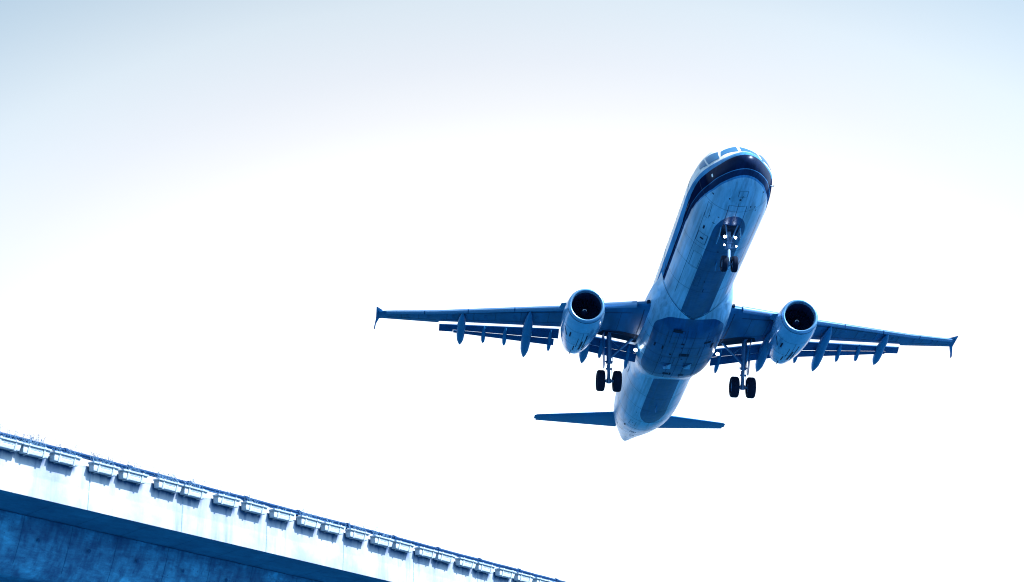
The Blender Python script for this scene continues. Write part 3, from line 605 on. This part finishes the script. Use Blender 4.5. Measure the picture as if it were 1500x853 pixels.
def concrete(name, base, dark, streak, holes=False, rough_amt=1.0):
    m = bpy.data.materials.new(name); m.use_nodes = True; n = m.node_tree.nodes; L = m.node_tree.links; b = n["Principled BSDF"]
    tcn = n.new("ShaderNodeTexCoord")
    def noise(scale, st, det=8, rg=.6):
        mp = n.new("ShaderNodeMapping"); mp.inputs["Scale"].default_value = st; L.new(tcn.outputs["Object"], mp.inputs[0])
        z = n.new("ShaderNodeTexNoise"); z.inputs["Scale"].default_value = scale; z.inputs["Detail"].default_value = det; z.inputs["Roughness"].default_value = rg; L.new(mp.outputs[0], z.inputs["Vector"]); return z
    def rng(src, a, c, lo, hi):
        r = n.new("ShaderNodeMapRange"); r.inputs[1].default_value = a; r.inputs[2].default_value = c; r.inputs[3].default_value = lo; r.inputs[4].default_value = hi; L.new(src, r.inputs[0]); return r.outputs[0]
    def mul(a, c):
        q = n.new("ShaderNodeMath"); q.operation = 'MULTIPLY'; L.new(a, q.inputs[0]); L.new(c, q.inputs[1]); return q.outputs[0]
    s1 = rng(noise(3.2, (1, 1, .10)).outputs[0], .50, .72, 1, 1-streak)      # rain streaks run down the face
    s2 = rng(noise(.9, (1, 1, 1)).outputs[0], .35, .65, 1-streak*.8, 1.05)
    s3 = rng(noise(14, (1, 1, 1), 4).outputs[0], .62, .72, 1, .82)
    v = mul(mul(s1, s2), s3)
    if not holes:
        at = n.new("ShaderNodeAttribute"); at.attribute_name = "shade_drips"
        shade_drips = rng(mul(at.outputs["Fac"], rng(noise(6, (1, 1, .15)).outputs[0], .3, .7, .55, 1.25)), 0, .75, 0, 1)
    if holes:
        vo = n.new("ShaderNodeTexVoronoi"); vo.inputs["Scale"].default_value = 7; L.new(tcn.outputs["Object"], vo.inputs["Vector"])
        v = mul(v, rng(vo.outputs["Distance"], .05, .14, .2, 1))
        mpa = n.new("ShaderNodeMapping"); mpa.inputs["Rotation"].default_value = (0, 0, R_(54)); L.new(tcn.outputs["Object"], mpa.inputs[0])   # patches run along the deck
        mpb = n.new("ShaderNodeMapping"); mpb.inputs["Scale"].default_value = (.35, 1.2, 1.2); 
        rt = n.new("ShaderNodeVectorRotate"); rt.rotation_type = 'Z_AXIS'; rt.inputs["Angle"].default_value = R_(-54); L.new(tcn.outputs["Object"], rt.inputs[0]); L.new(rt.outputs[0], mpb.inputs[0])
        za = n.new("ShaderNodeTexNoise"); za.inputs["Scale"].default_value = 4.2; za.inputs["Detail"].default_value = 12; za.inputs["Roughness"].default_value = .78; L.new(mpb.outputs[0], za.inputs["Vector"])
        v = mul(v, rng(za.outputs[0], .38, .64, 1-.65*rough_amt, 1+1.1*rough_amt))
        v = mul(v, rng(noise(5.5, (1, 1, .12), 6).outputs[0], .5, .68, 1, 1-.65*rough_amt))
    mx = n.new("ShaderNodeMix"); mx.data_type = 'RGBA'; mx.inputs[6].default_value = (*dark, 1); mx.inputs[7].default_value = (*base, 1); L.new(v, mx.inputs[0]); mx.clamp_factor = False
    out = mx.outputs[2]
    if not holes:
        m2 = n.new("ShaderNodeMix"); m2.data_type = 'RGBA'; L.new(shade_drips, m2.inputs[0]); L.new(out, m2.inputs[6]); m2.inputs[7].default_value = (.004, .055, .16, 1); out = m2.outputs[2]
    L.new(out, b.inputs["Base Color"]); b.inputs["Roughness"].default_value = .85
    bpn = n.new("ShaderNodeBump"); bpn.inputs["Strength"].default_value = .5; bpn.inputs["Distance"].default_value = .01; L.new(noise(9, (1, 1, 1)).outputs[0], bpn.inputs["Height"]); L.new(bpn.outputs[0], b.inputs["Normal"])
    return m
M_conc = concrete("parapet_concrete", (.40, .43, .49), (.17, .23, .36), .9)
M_soff = concrete("girder_concrete", (.04, .28, .52), (.002, .05, .17), .8, True, .8)  # parapet concrete again, underside shade put into its darker blue
M_cant = concrete("cantilever_concrete", (.035, .20, .38), (.006, .075, .20), .5, True, .35)  # same concrete, the overhang's shade put into its colour
M_rail = material("rail_steel", (.002, .025, .09), .7, 0, noise=.3, nscale=6)
M_hose = material("hose_rubber", (.006, .05, .15), .6)
M_box = material("planter_plastic", (.34, .42, .50), .6, noise=.1, nscale=7)
M_strap = material("strap_steel", (.42, .49, .56), .5)
M_plant = material("dry_stem", (.16, .30, .46), .9)
BR = empty("concrete_overpass", "weathered pale concrete overpass with shaded underside, crossing the lower left corner", "bridge")
S0, S1 = -60, 140
def strip(name, prof_, mat, s0=S0, s1=S1, step=1.0, closed=True, smooth=30):
    m = MB(); n_ = int((s1-s0)/step); m.loft([[bp(lerp(s0, s1, i/n_), n, z) for n, z in prof_] for i in range(n_+1)], closed, 0, closed); return m.build(name, mat, BR, smooth)
# parapet + slab edge face
starts = [-.3, .49, 1.36, 2.5, 3.39, 4.5, 5.33, 6.45, 7.42, 8.42, 9.43, 10.33, 11.32, 12.32, 13.19, 14.2, 15.03, 16.01, 16.88, 17.88, 18.78, 19.72, 20.56]
ppf = [(0, 11.0), (0, 11.42), (.003, 11.43)]+[(.003, 11.43+.53*i/12) for i in range(1, 13)]+[(.0, 11.97), (0.03, 12.0), (.22, 12.0), (.24, 11.3), (.24, 11.0)]
ss = [S0, -20, -6]+[-4+.04*i for i in range(650)]+[25, 40, 80, S1]
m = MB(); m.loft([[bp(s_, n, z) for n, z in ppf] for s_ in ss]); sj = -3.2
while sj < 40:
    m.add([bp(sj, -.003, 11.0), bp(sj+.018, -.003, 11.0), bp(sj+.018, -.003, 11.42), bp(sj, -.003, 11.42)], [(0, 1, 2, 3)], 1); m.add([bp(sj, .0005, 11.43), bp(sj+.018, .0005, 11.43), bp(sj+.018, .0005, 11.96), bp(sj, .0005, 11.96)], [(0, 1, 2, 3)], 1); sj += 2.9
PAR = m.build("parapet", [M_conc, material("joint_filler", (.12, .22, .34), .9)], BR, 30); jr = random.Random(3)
at_ = PAR.data.attributes.new("shade_drips", 'FLOAT', 'POINT'); k_ = len(ppf); rs = random.Random(9)  # soft shadow below each planter painted in, plus narrow drip streaks
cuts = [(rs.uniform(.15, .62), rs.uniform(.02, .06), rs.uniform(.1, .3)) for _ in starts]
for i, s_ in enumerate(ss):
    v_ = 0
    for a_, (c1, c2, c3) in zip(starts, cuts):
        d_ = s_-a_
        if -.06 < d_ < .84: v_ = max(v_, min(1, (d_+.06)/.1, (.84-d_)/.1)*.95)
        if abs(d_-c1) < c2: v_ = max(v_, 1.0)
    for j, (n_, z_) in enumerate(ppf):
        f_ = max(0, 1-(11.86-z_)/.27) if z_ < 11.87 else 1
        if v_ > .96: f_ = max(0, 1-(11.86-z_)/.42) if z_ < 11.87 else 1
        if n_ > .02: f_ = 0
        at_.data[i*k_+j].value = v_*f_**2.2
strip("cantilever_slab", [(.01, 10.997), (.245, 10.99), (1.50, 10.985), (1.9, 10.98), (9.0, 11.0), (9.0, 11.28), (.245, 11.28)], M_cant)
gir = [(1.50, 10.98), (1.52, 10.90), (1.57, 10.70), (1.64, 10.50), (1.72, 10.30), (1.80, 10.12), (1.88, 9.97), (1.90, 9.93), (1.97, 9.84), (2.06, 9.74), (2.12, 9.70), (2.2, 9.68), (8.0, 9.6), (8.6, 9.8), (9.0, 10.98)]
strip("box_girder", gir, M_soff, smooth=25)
strip("far_parapet", [(9.0, 11.0), (9.25, 11.0), (9.25, 12.12), (9.0, 12.12)], M_conc)
m = MB(); sj = -6
while sj < 40:
    pr = [(.02, 10.992)]+[(n, z-.004) if z > 10.9 else (n-.005, z) for n, z in gir[:8]]
    m.add([bp(sj+d+.25*n, n-.002, z) for n, z in pr for d in (0, .012)], [(2*i, 2*i+1, 2*i+3, 2*i+2) for i in range(len(pr)-1)])
    sj += 1.55+jr.uniform(-.15, .15)
for k in range(26):     # form-tie holes
    s_ = -4+k*1.55*.98; c = bp(s_+.55, 1.61, 10.52)
    m.add([c+T*.045*math.cos(a)+Vector((0, 0, .045*math.sin(a)))-NI*.02 for a in [j*math.pi/5 for j in range(10)]], [tuple(range(10))])
cr = random.Random(21); q_ = []
for k in range(400):
    s_ = -6+k*.12; a_ = .012+.022*cr.random(); o_ = cr.uniform(-.02, .02); q_ += [bp(s_, 1.46+o_-a_, 10.975), bp(s_, 1.46+o_+a_, 10.975)]
m.add(q_, [(2*i, 2*i+1, 2*i+3, 2*i+2) for i in range(399)])
m.build("formwork_joint", material("joint_dark", (.01, .08, .20), .9), BR, 0)
# piers outside the frame
for s_ in (-30, -2+34, 64, 96):
    m = MB(); m.tube([bp(s_, 5.2, 0), bp(s_, 5.2, 9.49)], 1.0, 28); m.build("pier", M_soff, BR)
# rail on the parapet
pr = random.Random(5)
m = MB(); pts = []; s_ = S0
while s_ <= S1: pts.append(bp(s_, .03, 12.205+pr.uniform(-.006, .006))); s_ += .5
m.tube(pts, .052, 8)
for s_ in [i*1.92-.05 for i in range(-8, 50)]:
    m.tube([bp(s_-.05, .03, 12.205), bp(s_+.05, .03, 12.205)], .072, 10); m.box(bp(s_, .06, 12.09), (.05, .05, .2))
m.build("pipe_rail", M_rail, BR)
m = MB(); pts = []; s_ = S0
while s_ <= S1: pts.append(bp(s_, -.012, 12.145+pr.uniform(-.007, .007))); s_ += .32
m.tube(pts, .016, 6); pts = []; s_ = S0
while s_ <= S1: pts.append(bp(s_, -.05, 12.135+pr.uniform(-.01, .01))); s_ += .4
m.tube(pts, .009, 5)
m.build("irrigation_hose", M_hose, BR)

# planter boxes -----------------------------------------------------------------
M_ang = Matrix.Rotation(-(TH)+math.pi/2, 4, 'Z')      # local x -> T
def make_planter(j):
    root = empty("planter_box", "", "planter", "planter boxes hanging along the overpass parapet")
    # local frame: x along the parapet, y out of the wall (towards the viewer), z up; origin at top of wall face
    m = MB(); L_, D_, H_ = .78, .20, .20
    def rr(sx, sy, z, y0=.015): return [(x, y, z) for x, y in ((-sx/2, y0), (sx/2, y0), (sx/2, y0+sy), (-sx/2, y0+sy))]
    m.loft([rr(.69, .155, -H_), rr(.735, .185, -.045), rr(.735, .185, -.04), rr(L_, .215, -.038), rr(L_, .215, 0), rr(L_-.04, .195, 0), rr(L_-.05, .185, -.03)], True)
    # front recess frame, its shadow painted as flat darker marks
    body = m.build("trough", M_box, root, 20, .006)
    m = MB(); m.add([(-.15, .208, -.072), (.17, .208, -.072), (.16, .203, -.088), (-.14, .203, -.088)], [(0, 1, 2, 3)]); m.add([(-.2, .199, -.105), (-.02, .196, -.135), (-.02, .1955, -.14), (-.2, .1985, -.11)], [(0, 1, 2, 3)])
    m.add([(.2, .199, -.105), (.02, .196, -.135), (.02, .1955, -.14), (.2, .1985, -.11)], [(0, 1, 2, 3)])
    m.build("relief_shadow_marks", material("relief_shadow", (.22, .32, .42), .7) if "relief_shadow" not in bpy.data.materials else bpy.data.materials["relief_shadow"], body, 0)
    for x in (-.215, .215):
        m = MB(); w_ = .022
        pth = [(-.01, .02), (.10, .018), (.238, .012), (.240, -.03), (.214, -.06), (.183, -.215), (.02, -.222)]
        vs = []
        for y, z in pth: vs += [(x-w_, y, z), (x+w_, y, z)]
        m.add(vs, [(2*i, 2*i+1, 2*i+3, 2*i+2) for i in range(len(pth)-1)])
        st = m.build("hanger_strap", M_strap, root, 0); so_ = st.modifiers.new("t", 'SOLIDIFY'); so_.thickness = .006
    return root
def make_plant(seed, amt):
    r = random.Random(seed); m = MB()
    for k in range(amt):
        p = Vector((r.uniform(-.36, .36), r.uniform(.04, .14), -.02)); d = Vector((r.uniform(-.9, .9), r.uniform(-.35, .35), 1)).normalized(); pts = [p.copy()]
        for i in range(5):
            d = (d+Vector((r.uniform(-.5, .5), r.uniform(-.4, .4), r.uniform(-.25, .2)))).normalized(); p = p+d*r.uniform(.03, .085); pts.append(p.copy())
        m.tube(pts, [.004, .0035, .003, .003, .002, .0015], 4)
        for i in range(r.randint(3, 8)):
            q = pts[r.randint(2, 5)]; a = Vector((r.uniform(-1, 1), r.uniform(-1, 1), r.uniform(-.3, 1))).normalized()*r.uniform(.015, .035); b = a.cross(Vector((0, 0, 1))).normalized()*.011 if abs(a.z) < a.length*.98 else Vector((.011, 0, 0))
            m.add([q, q+a*.5+b, q+a, q+a*.5-b], [(0, 1, 2, 3)])
    me = m.build("dry_plant", M_plant, None, 0); return me
starts = [-.3, .49, 1.36, 2.5, 3.39, 4.5, 5.33, 6.45, 7.42, 8.42, 9.43, 10.33, 11.32, 12.32, 13.19, 14.2, 15.03, 16.01, 16.88, 17.88, 18.78, 19.72, 20.56]
proto = make_planter(0)
ordn = ["first", "second", "third", "fourth", "fifth", "sixth", "seventh", "eighth", "ninth", "tenth", "eleventh", "twelfth", "thirteenth", "fourteenth", "fifteenth", "sixteenth", "seventeenth", "eighteenth", "nineteenth", "twentieth"]
plants = {}
amts = [3, 9, 4, 7, 5, 8, 4, 2, 3, 1, 5, 2, 5, 4, 1, 1, 1, 1, 1, 1, 1, 1, 1]
def set_planter(root, i):
    s_ = starts[i]; L0_ = Matrix.Translation(bp(s_+.39, 0, 12.075))
    B = Matrix(((T.x, -NI.x, 0), (T.y, -NI.y, 0), (0, 0, 1))).to_4x4()
    root.matrix_world = L0_ @ B @ Matrix.Rotation(R_(pr.uniform(-.6, .6)), 4, 'Y')
    n = len(starts)
    if i == 0: lab = "pale trough planter on the overpass parapet, cut off by the left edge of the photo"
    elif i == n-1: lab = "farthest pale trough planter on the overpass parapet, at the bottom edge of the photo"
    elif i < 12: lab = f"pale trough planter on the overpass parapet, {ordn[i-1]} from the left among those fully in view"
    else: lab = f"small distant trough planter on the overpass parapet, {ordn[n-1-i]} from the far right end"
    root["label"] = lab
def add_plant(root, i):
    p = make_plant(100+i, amts[i]*6); p.parent = root
    p.name = "dry_plant"
def dup(root):
    r = root.copy(); COL.objects.link(r)
    for ch in list(root.children):
        c = ch.copy(); COL.objects.link(c); c.parent = r
        for g2 in ch.children: d = g2.copy(); COL.objects.link(d); d.parent = c
    return r
roots = [proto]+[dup(proto) for _ in starts[1:]]
for i, r_ in enumerate(roots):
    set_planter(r_, i)
    if i < 14: add_plant(r_, i)
